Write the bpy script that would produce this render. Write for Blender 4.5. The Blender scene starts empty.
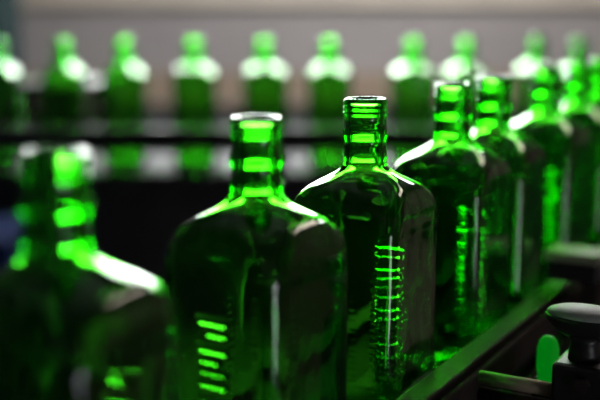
import bpy, bmesh, math, random
from mathutils import Vector, Matrix, noise
sc = bpy.context.scene
C = sc.collection
PI = math.pi
R = math.radians

# ---------------------------------------------------------------- measured view
F = 1050.0                      # focal length in pixels of a 600 px wide frame
PITCH = math.atan(193.5 / F)    # camera looks a little down
BH = 0.235                      # bottle height
HC = BH + 0.059                 # camera height over the conveyor belt
VPX = 909.0
TPSI = (VPX - 300) * math.cos(PITCH) / F
PSI = math.atan(TPSI)           # heading of the front line of bottles
A0 = 0.351                      # sideways distance of the line at the camera
cp, sp = math.cos(PITCH), math.sin(PITCH)
FLOOR = -0.90

def ray(px, py):
    x = (px - 300) / F; y = -(py - 200) / F
    return Vector((x, cp + y * sp, -sp + y * cp))
def at_z(px, py, z):
    d = ray(px, py); t = (z - HC) / d.z
    return Vector((d.x * t, d.y * t, z))
def at_y(px, py, Y):
    d = ray(px, py); t = Y / d.y
    return Vector((d.x * t, Y, HC + d.z * t))
# row frame: u along the line, v to its right (towards the camera side)
U = Vector((math.sin(PSI), math.cos(PSI), 0)); V = Vector((math.cos(PSI), -math.sin(PSI), 0))
O = Vector((-A0, 0, 0))
def row(u, v, z=0.0): return O + U * u + V * v + Vector((0, 0, z))
def to_uv(p):
    q = p - O
    return q.dot(U), q.dot(V)

# ---------------------------------------------------------------- materials
def mat(name, base=(.5, .5, .5), rough=.5, metal=0.0, spec=.5, noise_amt=0.0, nscale=20, bump=0.0, bscale=80,
        emit=None, estr=0.0, stretch=None):
    m = bpy.data.materials.new(name); m.use_nodes = True
    nt = m.node_tree; b = nt.nodes['Principled BSDF']
    b.inputs['Base Color'].default_value = (*base, 1)
    b.inputs['Roughness'].default_value = rough
    b.inputs['Metallic'].default_value = metal
    b.inputs['Specular IOR Level'].default_value = spec
    tc = nt.nodes.new('ShaderNodeTexCoord'); mp = nt.nodes.new('ShaderNodeMapping')
    nt.links.new(tc.outputs['Object'], mp.inputs['Vector'])
    if stretch: mp.inputs['Scale'].default_value = stretch
    if noise_amt:
        n = nt.nodes.new('ShaderNodeTexNoise'); n.inputs['Scale'].default_value = nscale
        n.inputs['Detail'].default_value = 6
        nt.links.new(mp.outputs['Vector'], n.inputs['Vector'])
        r = nt.nodes.new('ShaderNodeValToRGB')
        r.color_ramp.elements[0].position = .3; r.color_ramp.elements[1].position = .7
        r.color_ramp.elements[0].color = (*[c * (1 - noise_amt) for c in base], 1)
        r.color_ramp.elements[1].color = (*[min(1, c * (1 + noise_amt)) for c in base], 1)
        nt.links.new(n.outputs['Fac'], r.inputs['Fac'])
        nt.links.new(r.outputs['Color'], b.inputs['Base Color'])
    if bump:
        n2 = nt.nodes.new('ShaderNodeTexNoise'); n2.inputs['Scale'].default_value = bscale
        nt.links.new(mp.outputs['Vector'], n2.inputs['Vector'])
        bm_ = nt.nodes.new('ShaderNodeBump'); bm_.inputs['Strength'].default_value = bump
        bm_.inputs['Distance'].default_value = .002
        nt.links.new(n2.outputs['Fac'], bm_.inputs['Height'])
        nt.links.new(bm_.outputs['Normal'], b.inputs['Normal'])
    if emit:
        b.inputs['Emission Color'].default_value = (*emit, 1)
        b.inputs['Emission Strength'].default_value = estr
    return m

def glass_mat(name, col, dens, rough=0.0):
    m = bpy.data.materials.new(name); m.use_nodes = True
    nt = m.node_tree; nt.nodes.clear()
    out = nt.nodes.new('ShaderNodeOutputMaterial')
    g = nt.nodes.new('ShaderNodeBsdfGlass'); g.inputs['IOR'].default_value = 1.52
    g.inputs['Roughness'].default_value = rough; g.inputs['Color'].default_value = (1, 1, 1, 1)
    va = nt.nodes.new('ShaderNodeVolumeAbsorption')
    va.inputs['Color'].default_value = (*col, 1); va.inputs['Density'].default_value = dens
    nt.links.new(g.outputs[0], out.inputs['Surface']); nt.links.new(va.outputs[0], out.inputs['Volume'])
    return m

M = dict(
    glass=glass_mat('green_bottle_glass', (.33, .90, .0), 680),
    rail=mat('brushed_guide_rail_steel', (.040, .036, .026), .6, 0, .2, noise_amt=.2, nscale=60, stretch=(1, 1, 1)),
    dark=mat('dark_machine_paint', (.022, .020, .021), .45, 0, .4, noise_amt=.3, nscale=15),
    frame=mat('brown_black_frame_steel', (.036, .028, .024), .8, 0, .08, noise_amt=.3, nscale=30),
    belt=mat('conveyor_chain_plates', (.02, .02, .021), .62, 0.0, .10, noise_amt=.2, nscale=40),
    knob=mat('black_knob_plastic', (.02, .02, .02), .38, 0, .5, bump=.15),
    cap=mat('worn_aluminium_cap', (.50, .50, .48), .55, 0, .5, noise_amt=.15, nscale=40),
    brass=mat('yellowed_steel_rod', (.36, .30, .20), .6, .3, noise_amt=.2, nscale=60),
    block=mat('beige_plastic_block', (.30, .29, .20), .5, noise_amt=.12, nscale=50),
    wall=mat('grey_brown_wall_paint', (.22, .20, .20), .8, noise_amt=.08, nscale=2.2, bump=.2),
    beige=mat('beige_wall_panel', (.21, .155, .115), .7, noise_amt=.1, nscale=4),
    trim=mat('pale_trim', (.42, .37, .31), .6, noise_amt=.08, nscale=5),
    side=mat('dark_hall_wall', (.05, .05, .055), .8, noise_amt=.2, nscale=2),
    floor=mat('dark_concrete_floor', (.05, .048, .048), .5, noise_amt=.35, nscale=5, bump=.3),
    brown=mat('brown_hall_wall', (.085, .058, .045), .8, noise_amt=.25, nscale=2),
    teal=mat('dark_teal_machine_paint', (.002, .009, .009), .95, 0, .03, noise_amt=.3, nscale=10),
    blue=mat('blue_plastic', (.002, .008, .040), .9, 0, .05, noise_amt=.1, nscale=10),
    pane=mat('bright_daylight_pane', (.9, .9, .9), .6, emit=(.97, 1.0, 1.0), estr=24.0),
    pane2=mat('overcast_daylight_pane', (.8, .8, .9), .6, emit=(.90, .92, 1.0), estr=5.0),
    diff=mat('lamp_diffuser', (.9, .9, .9), .6, emit=(1, .98, .95), estr=10.0),
    diff2=mat('bright_lamp_diffuser', (.9, .9, .9), .6, emit=(1, 1, .98), estr=30.0),
    diff3=mat('dim_lamp_diffuser', (.9, .9, .9), .6, emit=(1, .82, .68), estr=6),
    wframe=mat('window_frame_grey', (.3, .3, .3), .5),
    lens=mat('green_glow_emitter', (.0, .25, .01), .5, emit=(.0, .5, .015), estr=.28),  # emissive green for the added glow stand-in, not a lamp's lens
)

# ---------------------------------------------------------------- mesh helpers
def link(name, bm, m, parent=None, smooth=False, kind=None):
    me = bpy.data.meshes.new(name)
    bm.normal_update()
    bm.to_mesh(me); bm.free()
    for p in me.polygons: p.use_smooth = smooth
    me.materials.append(m)
    o = bpy.data.objects.new(name, me); C.objects.link(o)
    if parent is not None: o.parent = parent
    if kind: o['kind'] = kind
    return o
def thing(name, label, cat, loc=(0, 0, 0), rz=0, group=None):
    o = bpy.data.objects.new(name, None); C.objects.link(o)
    o.location = loc; o.rotation_euler = (0, 0, rz)
    o['label'] = label; o['category'] = cat
    if group: o['group'] = group
    o.empty_display_size = .02
    return o
def tag(o, label, cat, group=None):
    o['label'] = label; o['category'] = cat
    if group: o['group'] = group
    return o
def box(bm, x0, x1, y0, y1, z0, z1, bev=0.0, seg=2):
    r = bmesh.ops.create_cube(bm, size=1.0)
    vs = r['verts']
    for v in vs:
        v.co = Vector((x0 + (v.co.x + .5) * (x1 - x0), y0 + (v.co.y + .5) * (y1 - y0), z0 + (v.co.z + .5) * (z1 - z0)))
    if bev:
        es = list({e for v in vs for e in v.link_edges})
        bmesh.ops.bevel(bm, geom=es, offset=bev, segments=seg, affect='EDGES', profile=.5)
    return bm
def bx(*a, **k): return box(bmesh.new(), *a, **k)
def lathe(bm, prof, loc=(0, 0, 0), axis='Z', n=40):
    rings = []
    loc = Vector(loc)
    def pt(r, h, a):
        c, s = r * math.cos(a), r * math.sin(a)
        if axis == 'Z': return loc + Vector((c, s, h))
        if axis == 'Y': return loc + Vector((c, h, s))
        return loc + Vector((h, c, s))
    for r, h in prof:
        if r < 1e-7: rings.append([bm.verts.new(pt(0, h, 0))])
        else: rings.append([bm.verts.new(pt(r, h, 2 * PI * i / n)) for i in range(n)])
    for a, b in zip(rings, rings[1:]):
        for i in range(n):
            j = (i + 1) % n
            if len(a) == 1 and len(b) == 1: continue
            if len(a) == 1: bm.faces.new((a[0], b[i], b[j]))
            elif len(b) == 1: bm.faces.new((a[i], b[0], a[j]))
            else: bm.faces.new((a[i], b[i], b[j], a[j]))
    bmesh.ops.recalc_face_normals(bm, faces=bm.faces)
    return bm
def xform(bm, mtx):
    bmesh.ops.transform(bm, matrix=mtx, verts=bm.verts); return bm

def pchip(pts):
    xs = [p[0] for p in pts]; ys = [p[1] for p in pts]; n = len(xs)
    h = [xs[i + 1] - xs[i] for i in range(n - 1)]; d = [(ys[i + 1] - ys[i]) / h[i] for i in range(n - 1)]
    m = [d[0]] + [0] * (n - 2) + [d[-1]]
    for i in range(1, n - 1):
        if d[i - 1] * d[i] > 0:
            w1 = 2 * h[i] + h[i - 1]; w2 = h[i] + 2 * h[i - 1]
            m[i] = (w1 + w2) / (w1 / d[i - 1] + w2 / d[i])
    def f(x):
        if x <= xs[0]: return ys[0]
        if x >= xs[-1]: return ys[-1]
        i = 0
        while x > xs[i + 1]: i += 1
        t = (x - xs[i]) / h[i]
        return ((2 * t**3 - 3 * t * t + 1) * ys[i] + (t**3 - 2 * t * t + t) * h[i] * m[i] +
                (-2 * t**3 + 3 * t * t) * ys[i + 1] + (t**3 - t * t) * h[i] * m[i + 1])
    return f

# ---------------------------------------------------------------- the bottle (all in mm, d = depth under the rim)
B = BH * 1000
W_OUT = pchip([(0, 12.6), (.5, 13.4), (1.4, 13.9), (12, 14.0), (15, 13.9), (19, 14.2), (21, 15.1), (25, 15.1), (27, 14.2),
               (30, 13.9), (33.5, 14.15), (35, 14.75), (39, 14.8), (41, 14.4), (44, 15.1), (47, 17.0), (49, 19.4), (51, 22.3), (55, 28.2), (58.7, 32.9), (62, 35.3), (66, 37.0),
               (72, 38.1), (80, 37.8), (88, 37.0), (140, 37.0), (215, 36.8), (226, 36.4), (231, 34.9), (234, 32.0), (B, 29.0)])
R_OUT = pchip([(0, 12.6), (.5, 13.4), (1.4, 13.9), (12, 14.0), (15, 13.9), (19, 14.2), (21, 15.1), (25, 15.1), (27, 14.2),
               (30, 13.9), (33.5, 14.15), (35, 14.75), (39, 14.8), (41, 14.4), (44, 15.1), (47, 17.0), (49, 19.3), (51, 21.5), (55, 22.8), (58.7, 22.5), (62, 21), (66, 18.8),
               (72, 15.5), (80, 12.0), (88, 9.0), (140, 8.5), (215, 8.5), (226, 9.5), (231, 9.5), (234, 9.5), (B, 9.0)])
W_IN = pchip([(0, 10.9), (1, 10.2), (10, 10.0), (38, 10.1), (44, 11.2), (48, 14.2), (51, 18.2), (55, 24.2), (60, 30.4), (66, 33.7),
              (75, 34.9), (90, 34.1), (215, 33.8), (224, 31.5), (227, 28.0), (228, 20.0)])
R_IN = pchip([(0, 10.9), (1, 10.2), (10, 10.0), (38, 10.1), (44, 11.2), (48, 14.2), (51, 17.8), (55, 20.0), (60, 18.5), (66, 14),
              (75, 11), (90, 9.0), (215, 9.0), (224, 10), (227, 10), (228, 10)])
_w, _r, _wi, _ri = W_OUT, R_OUT, W_IN, R_IN
def wide(d): return 1 + .065 * max(0, min(1, (d - 46) / 10))
W_OUT = lambda d: _w(d) * wide(d)
R_OUT = lambda d: _r(d) * wide(d)
W_IN = lambda d: _wi(d) + _w(d) * (wide(d) - 1)
R_IN = lambda d: _ri(d) * wide(d)
def rsq(w, r, a):
    """distance to the outline of a rounded square in direction a"""
    if r >= w - 1e-6: return w
    c, s = abs(math.cos(a)), abs(math.sin(a))
    if c < s: c, s = s, c
    k = w - r
    if s * w / c <= k: return w / c
    b = k * (c + s); q = b * b - (2 * k * k - r * r)
    return b + math.sqrt(max(q, 0))
# thread on the finish and letter strokes pressed in the glass
def thread(d):
    t = 0
    for c0, amp in ((2.6, 1.0), (6.2, 1.0), (9.8, .95)):
        t += amp * math.exp(-((d - c0) / .9) ** 2)
    return t
rnd = random.Random(5)
STROKES = []   # (face 0..3, centre u, half width, d centre, half height)
def column(face, u0, hw, d0, d1, pitch, hh):
    d = d0
    while d < d1:
        k = rnd.choice((1.0, 1.0, .62, .82, 1.0, .7))
        STROKES.append((face, u0 + rnd.choice((-1, 0, 1)) * hw * (1 - k) * .9, hw * k, d, hh))
        d += pitch * rnd.choice((.92, 1.0, 1.0, 1.12, 1.5))
column(3, -1, 9.5, 107, 208, 6.3, 1.75)
column(3, 27.5, 1.8, 92, 214, 4.4, 1.1)
column(0, -23, 4.2, 98, 214, 5.0, 1.0)
column(1, 26.5, 1.2, 92, 214, 4.4, 1.1)
column(2, -25, 1.6, 98, 214, 5.0, 1.0)
def ss(x): x = max(0, min(1, x)); return x * x * (3 - 2 * x)
def relief(a, d, w):
    if d < 90 or d > 216: return 0
    face = int(((a + PI / 4) % (2 * PI)) // (PI / 2)) % 4
    u = w * math.tan(((a + PI / 4) % (PI / 2)) - PI / 4)
    h = 0; f0 = 0
    for f_, u0, hw, dc, hh in STROKES:
        if f_ != face or abs(d - dc) > hh + 1.0 or abs(u - u0) > hw + 1.4: continue
        e = ss((hh + .8 - abs(d - dc)) / 1.2) * ss((hw + 1.2 - abs(u - u0)) / 1.4)
        h = max(h, e * (1.2 if f_ == 3 and u0 < 15 else .2))
    return h
def bottle_mesh(name):
    bm = bmesh.new()
    nq = 56; ang = []
    for q in range(4):
        for i in range(nq):
            t = 2 * i / nq - 1
            ang.append(q * PI / 2 + PI / 4 + PI / 4 * math.copysign(abs(t) ** 1.45, t))
    N = len(ang)
    douter = []
    d = 0.0
    while d < 14: douter.append(d); d += .4
    while d < 50: douter.append(d); d += .7
    while d < 92: douter.append(d); d += 1.0
    while d < 215: douter.append(d); d += .62
    while d < 230: douter.append(d); d += 1.5
    douter += [231.5, 233, 234.2, B]
    def ring(w, r, z, rel=None, wob=0):
        vs = []
        for a in ang:
            rr = rsq(w, r, a)
            if rel is not None: rr += rel(a)
            x, y = rr * math.cos(a), rr * math.sin(a)
            if wob:
                nv = noise.noise(Vector((x * .045, y * .045, z * .022))) * wob
                nv += noise.noise(Vector((x * .11 + 9, y * .11, z * .05))) * wob * .35
                x += nv * x / rr; y += nv * y / rr
            vs.append(bm.verts.new((x / 1000, y / 1000, z / 1000)))
        return vs
    rings = []
    # inner surface from the bottom centre upward, over the rim, down outside, to the base centre
    din = [228, 227.2, 226, 224.5, 222, 218, 213] + [212 - i * 4 for i in range(31)] + [88 - i * 1.25 for i in range(39)]
    din = [x for x in din if x > 40] + [40 - i * 2 for i in range(19)] + [2.5, 1.6, 1.0, .6, .2]
    bot = bm.verts.new((0, 0, (B - 222) / 1000))
    for x in (6, 12, 17):
        rings.append(ring(x, x, B - 222 - (x / 17) ** 2 * 5.5))
    for d in din:
        wb = .55 * ss((d - 42) / 25) + .7 * math.exp(-((d - 66) / 13) ** 2)
        rings.append(ring(W_IN(d), R_IN(d), B - d, wob=wb))
    rings.append(ring(11.3, 11.3, B)); 
    for d in douter:
        w = W_OUT(d); th = thread(d)
        wb = .22 * ss((d - 48) / 30)
        rel = (lambda a, d=d, w=w, th=th: th + relief(a, d, w))
        rings.append(ring(w, R_OUT(d), B - d - (0 if d else -.0), rel, wb if d < 228 else 0))
    for x, zz in ((26, .0), (23, .6), (16, 3.0), (8, 4.2)):
        rings.append(ring(x, min(x, 9 + (26 - x)), zz))
    end = bm.verts.new((0, 0, .0045))
    for a, b in zip(rings, rings[1:]):
        for i in range(N):
            j = (i + 1) % N
            bm.faces.new((a[i], a[j], b[j], b[i]))
    for i in range(N):
        j = (i + 1) % N
        bm.faces.new((bot, rings[0][j], rings[0][i])); bm.faces.new((end, rings[-1][i], rings[-1][j]))
    bmesh.ops.recalc_face_normals(bm, faces=bm.faces)
    me = bpy.data.meshes.new(name); bm.to_mesh(me); bm.free()
    for p in me.polygons: p.use_smooth = True
    me.materials.append(M['glass'])
    return me
ME = bottle_mesh('glass_bottle')

FRONT = [  # image x of the neck, extra turn in degrees, label
    (54, 184, 'large blurred green glass bottle nearest the camera at the left edge of the photo'),
    (256.5, -4, 'green glass bottle left of the sharpest one, slightly soft, in front of it'),
    (366, 180, 'sharpest green glass bottle, its open neck with crisp thread rings standing mid-photo'),
    (454, 179, 'green glass bottle directly right of the sharpest one in the front line'),
    (495.5, 183, 'blurred green glass bottle second to the right of the sharpest one in the front line'),
    (547.5, 178, 'blurred green glass bottle third to the right of the sharpest one in the front line'),
    (581, 184, 'blurred green glass bottle fourth to the right of the sharpest one in the front line'),
    (604, 180, 'blurred green bottle cut off by the right edge, last of the front line'),
]
first = None
def place_bottle(X, Y, rz, label, group):
    o = bpy.data.objects.new('glass_bottle', ME); C.objects.link(o)
    o.location = (X, Y, 0); o.rotation_euler = (0, 0, rz)
    return tag(o, label, 'bottle', group)
FPOS = []
for px, tw, lab in FRONT:
    s = (VPX - px) / 357.0
    zc = F / s / 1000.0
    Y = (zc - .059 * sp) / cp
    X = Y * TPSI - A0
    FPOS.append((X, Y))
    place_bottle(X, Y, -PSI + R(tw), lab, 'green bottles in the front line')

ordn = ['first', 'second', 'third', 'fourth', 'fifth', 'sixth', 'seventh', 'eighth', 'ninth', 'tenth', 'eleventh']
BACK = [(-3, 1.98, 4), (63, 1.98, 7), (124, 1.98, 3), (194, 1.98, 5), (264, 1.98, 8), (329, 1.98, 2), (413, 1.975, 6),
        (466, 1.97, 3), (537, 2.05, 0), (580, 1.965, 0)]
for i, (px, Y, tw) in enumerate(BACK[:10]):
    p = at_y(px, 60, Y)
    if i == 0: lab = 'blurred green bottle cut off by the left edge, first in the back row'
    else: lab = 'strongly blurred green bottle standing %s from the left in back row' % ordn[i]
    place_bottle(p.x, Y, R(tw + 90), lab, 'green bottles in the back row')

# ---------------------------------------------------------------- front conveyor
def along(name, v0, v1, z0, z1, u0, u1, m, parent, bev=.001):
    # local frame of the conveyor: x = v, y = u
    return link(name, bx(v0, v1, u0, u1, z0, z1, bev=bev), m, parent)
UA, UB = -.15, 2.0
conv = thing('bottle_conveyor', 'dark brown steel conveyor carrying the front line of green bottles', 'conveyor', O, -PSI)
bm = bmesh.new()
u = UA
while u < UB:                                    # the chain's slats
    box(bm, -.052, .052, u, u + .0365, -.006, 0, bev=.0012, seg=1); u += .038
link('belt', bm, M['belt'], conv)
bm = bmesh.new()
for s in (-1, 1):
    v0, v1 = (.056, .062) if s > 0 else (-.062, -.056)
    box(bm, v0, v1, UA, UB, -.14, -.004, bev=.0008)
box(bm, -.056, .056, UA, UB, -.05, -.02)
link('side_frame', bm, M['frame'], conv)
for u in (.1, .9, 1.7):
    for v in (-.045, .045):
        link('leg', bx(v - .02, v + .02, u - .02, u + .02, FLOOR, -.05, bev=.002), M['frame'], conv)

# guide rail beside the bottles: a broad flat strip with a lower lip
def guide_rail(v0, sgn, label, m='rail'):
    t = thing('guide_rail', label, 'rail', O, -PSI)
    a, b = sorted((v0, v0 + sgn * .018))
    link('rail_strip', bx(a, b, UA, UB, .040, .050, bev=.0015), M[m], t)
    a, b = sorted((v0 + sgn * .018, v0 + sgn * .0205))
    link('backing_channel', bx(a, b, UA, UB, .026, .043, bev=.001), M['dark'], t)
    a, b = sorted((v0 + sgn * .0205, v0 + sgn * .0260))
    link('lower_lip', bx(a, b, UA, UB, .022, .046, bev=.002), M['frame'], t)
    return t
guide_rail(.045, 1, 'long brown steel guide rail running along the near side of the front bottles')
guide_rail(-.045, -1, 'long steel guide rail behind the front line of bottles, seen through their glass', 'frame')

# near clamp with rounded cap on a cross rod
u0, v0 = to_uv(at_z(587, 312, .098))
cl = thing('rail_clamp', 'black rail clamp with pale rounded cap at the right edge, holding the cross rod', 'clamp', row(u0, v0, 0), -PSI)
bm = bmesh.new(); box(bm, -.017, .022, -.018, .018, -.12, .066, bev=.003); link('clamp_block', bm, M['dark'], cl)
link('stem', lathe(bmesh.new(), [(0, .064), (.011, .064), (.0105, .072), (.009, .078), (.012, .083), (0, .083)]), M['knob'], cl, True)
SQ = Matrix.Diagonal((1.05, .6, 1, 1))
kn = link('knob', xform(lathe(bmesh.new(), [(0, .081), (.013, .081), (.0195, .085), (.0255, .0915), (.0265, .094), (.025, .0955), (0, .0955)]), SQ), M['knob'], cl, True)
link('cap', xform(lathe(bmesh.new(), [(0, .0950), (.0245, .0950), (.0252, .0963), (.0235, .0985), (.018, .1005), (.009, .1018), (0, .1022)]), SQ), M['cap'], kn, True)
link('bolt', lathe(bmesh.new(), [(0, -.004), (.0055, -.004), (.0055, .003), (0, .003)], (.004, -.019, .055), 'Y', 6), M['frame'], cl)
rod = thing('cross_rod', 'yellowed steel cross rod between the guide rail and the black clamp', 'rod', row(u0, v0, 0), -PSI)
L = v0 - .071
link('rod', lathe(bmesh.new(), [(0, -L), (.0048, -L), (.0048, -.017), (0, -.017)], (0, -.006, .043), 'X', 24), M['brass'], rod, True)
link('lower_rod', lathe(bmesh.new(), [(0, -L), (.0048, -L), (.0048, -.017), (0, -.017)], (0, -.006, .031), 'X', 24), M['frame'], rod, True)

# far bracket
ub, vb = to_uv(at_z(570, 249, .085))
br = thing('rail_bracket', 'beige topped rail bracket beside the blurred bottles, above the guide rail at right', 'bracket', row(ub, vb, 0), -PSI)
link('top_block', bx(.048 - vb, .030, -.020, .020, .077, .085, bev=.002), M['block'], br)
link('clamp_body', bx(.050 - vb, .028, -.017, .017, .060, .077, bev=.002), M['dark'], br)
link('post', bx(.080 - vb, .094 - vb, -.012, .012, -.12, .060, bev=.002), M['frame'], br)
# green glow below the rail, origin unknown: an added emissive stand-in
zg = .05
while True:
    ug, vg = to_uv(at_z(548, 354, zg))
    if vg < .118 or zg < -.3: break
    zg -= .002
gl = thing('green_glow_standin', 'small rounded green stand-in, added to glow between guide rail and black clamp', 'glow', row(ug, vg, zg), -PSI)
link('lens', lathe(bmesh.new(), [(0, -.02), (.0062, -.02), (.0078, -.008), (.0078, .004), (.0062, .010), (.0035, .013), (0, .014)]), M['lens'], gl, True)  # glowing body of the stand-in
link('glow_base', lathe(bmesh.new(), [(0, -.06), (.012, -.06), (.010, -.02), (0, -.02)]), M['dark'], gl, True)
link('bracket_arm', bx(.0622 - vg, -.014, -.006, .006, -.070, -.060, bev=.001), M['frame'], gl)

# ---------------------------------------------------------------- back conveyor
bc = thing('bottle_conveyor', 'dark conveyor crossing behind, carrying the blurred back row of bottles', 'conveyor', (0, 1.95, 0))
bm = bmesh.new(); x = -1.6
while x < 1.7:
    box(bm, x, x + .0365, -.050, .155, -.006, 0, bev=.0012, seg=1); x += .038
link('belt', bm, M['belt'], bc)
link('side_frame', bx(-1.6, 1.7, -.064, -.056, -.30, -.004, bev=.001), M['dark'], bc)
link('side_frame', bx(-1.6, 1.7, .178, .186, -.30, -.004, bev=.001), M['dark'], bc)
link('lower_panel', bx(-1.6, 1.7, -.056, .178, -.30, -.02), M['dark'], bc)
for x in (-1.4, -.3, .8, 1.5):
    link('leg', bx(x - .03, x + .03, -.05, .01, FLOOR, -.30, bev=.003), M['dark'], bc)
t = thing('guide_rail', 'dark blurred guide rail crossing in front of the back row of bottles', 'rail', (0, 1.880, 0))
link('rail_strip', bx(-1.6, 1.7, -.006, .006, .040, .080, bev=.002), M['dark'], t)
for x in (-1.2, -.62, -.04, .52, 1.1):
    link('post', bx(x - .007, x + .007, -.006, .0058, -.06, .0405, bev=.001), M['dark'], t)
t = thing('guide_rail', 'bright steel guide rail behind the back row of bottles, seen in their gaps', 'rail', (0, 2.118, 0))
link('rail_strip', lathe(bmesh.new(), [(0, -1.6), (.009, -1.6), (.009, 1.7), (0, 1.7)], (0, 0, .088), 'X', 20), M['frame'], t, True)
for x in (-1.2, -.62, -.04, .52, 1.1):
    link('post', bx(x - .006, x + .006, -.006, .006, -.0195, .0795, bev=.001), M['frame'], t)

# machines behind at left
p = at_y(2, 30, 2.5)
mc = thing('machine_column', 'dark teal machine column standing behind the back row at the far left', 'machine', (p.x - .095, 2.5, FLOOR))
link('column', bx(-.11, .11, -.12, .12, 0.02, 2.6, bev=.01), M['teal'], mc)
link('foot_plate', bx(-.16, .16, -.16, .16, 0, .02, bev=.003), M['dark'], mc)
link('door_panel', bx(-.09, .09, -.126, -.12, .3, 2.2, bev=.002), M['teal'], mc)
pa = at_y(12, 84, 2.35); pb = at_y(108, 84, 2.35)
cb = thing('machine_cabinet', 'dark grey machine cabinet behind the back row at left', 'cabinet', ((pa.x + pb.x) / 2, 2.47, FLOOR))
hw = (pb.x - pa.x) / 2
link('body', bx(-hw, hw, -.10, .12, 0, pa.z - FLOOR, bev=.006), M['dark'], cb)
for k in (-1, 1):
    dr = link('door', bx(k * hw / 2 - hw / 2 + .006, k * hw / 2 + hw / 2 - .006, -.106, -.10, .05, pa.z - FLOOR - .03, bev=.002), M['frame'], cb)
    link('handle', bx(-k * .02 - .006, -k * .02 + .006, -.118, -.106, .6, .75, bev=.002), M['cap'], dr)
p = at_y(2, 238, 1.60)
bn = thing('storage_bin', 'dark blue plastic bin standing low in front of back conveyor at left', 'bin', (p.x - .10, 1.60, FLOOR))
bm = bmesh.new(); box(bm, -.13, .13, -.1, .1, 0, p.z - FLOOR, bev=.012)
link('bin_body', bm, M['blue'], bn)
link('lid', bx(-.137, .137, -.107, .107, p.z - FLOOR, p.z - FLOOR + .016, bev=.005), M['blue'], bn)

# ---------------------------------------------------------------- the hall
XL, XR, YB, YF, ZC = -3.2, 2.35, 3.6, -1.6, 2.8
link('floor', bx(XL - .1, XR + .1, YF - .1, YB + .1, FLOOR - .1, FLOOR), M['floor'], kind='structure')
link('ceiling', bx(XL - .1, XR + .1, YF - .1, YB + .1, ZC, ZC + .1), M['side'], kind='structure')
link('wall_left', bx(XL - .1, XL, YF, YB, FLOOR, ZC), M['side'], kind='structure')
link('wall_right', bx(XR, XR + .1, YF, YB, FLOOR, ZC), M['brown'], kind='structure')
def wall_y(name, y0, y1, m, holes):
    bm = bmesh.new(); xs = XL
    for (a, b, c, d) in sorted(holes):
        box(bm, xs, a, y0, y1, FLOOR, ZC); box(bm, a, b, y0, y1, FLOOR, c); box(bm, a, b, y0, y1, d, ZC); xs = b
    box(bm, xs, XR, y0, y1, FLOOR, ZC)
    return link(name, bm, m, kind='structure')
def window(n, a, b, c, d, y, m, inward, nx=3, nz=1):
    w = bpy.data.objects.new('window_%d' % n, None); C.objects.link(w); w['kind'] = 'structure'
    w.location = ((a + b) / 2, y, (c + d) / 2); W2, H2 = (b - a) / 2, (d - c) / 2
    bm = bmesh.new(); t = .03
    box(bm, -W2, -W2 + t, -.03, .03, -H2, H2); box(bm, W2 - t, W2, -.03, .03, -H2, H2)
    box(bm, -W2 + t, W2 - t, -.03, .03, -H2, -H2 + t); box(bm, -W2 + t, W2 - t, -.03, .03, H2 - t, H2)
    for k in range(1, nx):
        x = -W2 + 2 * W2 * k / nx; box(bm, x - .012, x + .012, -.025, .025, -H2 + t, H2 - t)
    link('window_frame', bm, M['wframe'], w)['kind'] = 'structure'
    link('pane', bx(-W2 + t, W2 - t, .0 if inward > 0 else -.01, .01 if inward > 0 else 0, -H2 + t, H2 - t), m, w)['kind'] = 'structure'
HB = [(-.84, .74, .46, 1.13)]
HB2 = (-.84, .74, 1.40, 2.1)
HF = [(1.15, 2.28, FLOOR + .04, -.28)]
bm = bmesh.new(); (a, b, c, d) = HB[0]
box(bm, XL, a, YB, YB + .1, FLOOR, ZC); box(bm, b, XR, YB, YB + .1, FLOOR, ZC); box(bm, a, b, YB, YB + .1, FLOOR, c)
box(bm, a, b, YB, YB + .1, d, HB2[2]); box(bm, a, b, YB, YB + .1, HB2[3], ZC)
link('wall_back', bm, M['wall'], kind='structure')
window(3, *HB2, YB + .05, M['pane'], 1, nx=1)
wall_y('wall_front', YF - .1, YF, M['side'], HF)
window(1, *HB[0], YB + .05, M['pane'], 1, nx=1)
window(2, *HF[0], YF - .05, M['pane2'], -1, nx=1)
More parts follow.
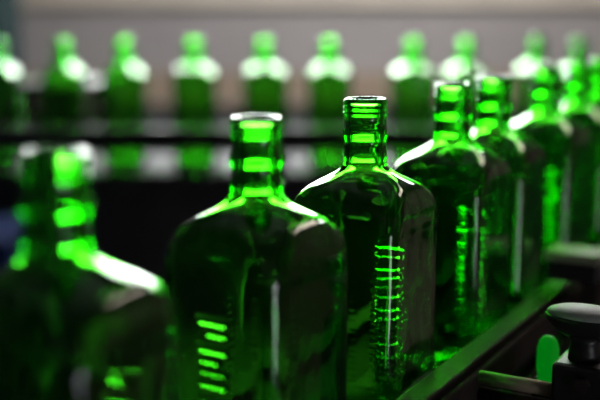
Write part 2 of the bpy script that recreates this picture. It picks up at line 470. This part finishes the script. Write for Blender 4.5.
# ledge at camera height and beige panel low on the back wall
zl = at_y(300, 6, YB).z; zb = at_y(300, 72, YB).z
link('trim_1', bx(XL, XR, YB - .03, YB, zl, zl + .12, bev=.004), M['trim'], kind='structure')
zd = at_y(300, 104, YB).z
link('trim_2', bx(XL, XR, YB - .02, YB, zd, zb, bev=.002), M['beige'], kind='structure')
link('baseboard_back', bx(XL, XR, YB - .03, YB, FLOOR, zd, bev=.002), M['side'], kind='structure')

# ceiling lamps
def lamp(x, y, w, l, z, label, m='diff'):
    t = thing('ceiling_light', label, 'ceiling light', (x, y, z), 0, 'ceiling lights over the line')
    link('housing', bx(-w / 2 - .02, w / 2 + .02, -l / 2 - .02, l / 2 + .02, 0, .06, bev=.004), M['wframe'], t)
    link('diffuser', bx(-w / 2, w / 2, -l / 2, l / 2, -.012, .0, bev=.003), M[m], t)
    link('hanger', bx(-.01, .01, -.01, .01, .06, ZC - z), M['wframe'], t)
lamp(.25, 2.55, 1.5, .34, 1.05, 'long white ceiling light hanging over the back row of bottles', 'diff2')
lamp(1.3, 2.2, .3, 1.2, 1.7, 'warm ceiling light hanging over the right end of the line', 'diff3')

w = bpy.data.worlds.new('hall_air'); sc.world = w; w.use_nodes = True
w.node_tree.nodes['Background'].inputs[0].default_value = (.75, .8, .9, 1)
w.node_tree.nodes['Background'].inputs[1].default_value = .05

# ---------------------------------------------------------------- camera
cam = bpy.data.cameras.new('camera'); co = bpy.data.objects.new('camera', cam); C.objects.link(co)
co.location = (0, 0, HC); co.rotation_euler = (PI / 2 - PITCH, 0, 0)
cam.sensor_width = 36; cam.lens = F / 600 * 36; cam.clip_start = .01
cam.dof.use_dof = True
X3, Y3 = FPOS[2]
cam.dof.focus_distance = (Y3 - .012) * cp + .08 * sp
cam.dof.aperture_fstop = cam.lens / 21.0
sc.camera = co
sc.view_settings.view_transform = 'Standard'; sc.view_settings.look = 'None'
sc.view_settings.exposure = 0; sc.view_settings.gamma = 1; sc.view_settings.use_curve_mapping = False
cy = sc.cycles
cy.use_denoising = True
cy.max_bounces = 24; cy.transmission_bounces = 24; cy.glossy_bounces = 8; cy.diffuse_bounces = 3
cy.transparent_max_bounces = 8
cy.sample_clamp_indirect = 8; cy.blur_glossy = 0.2
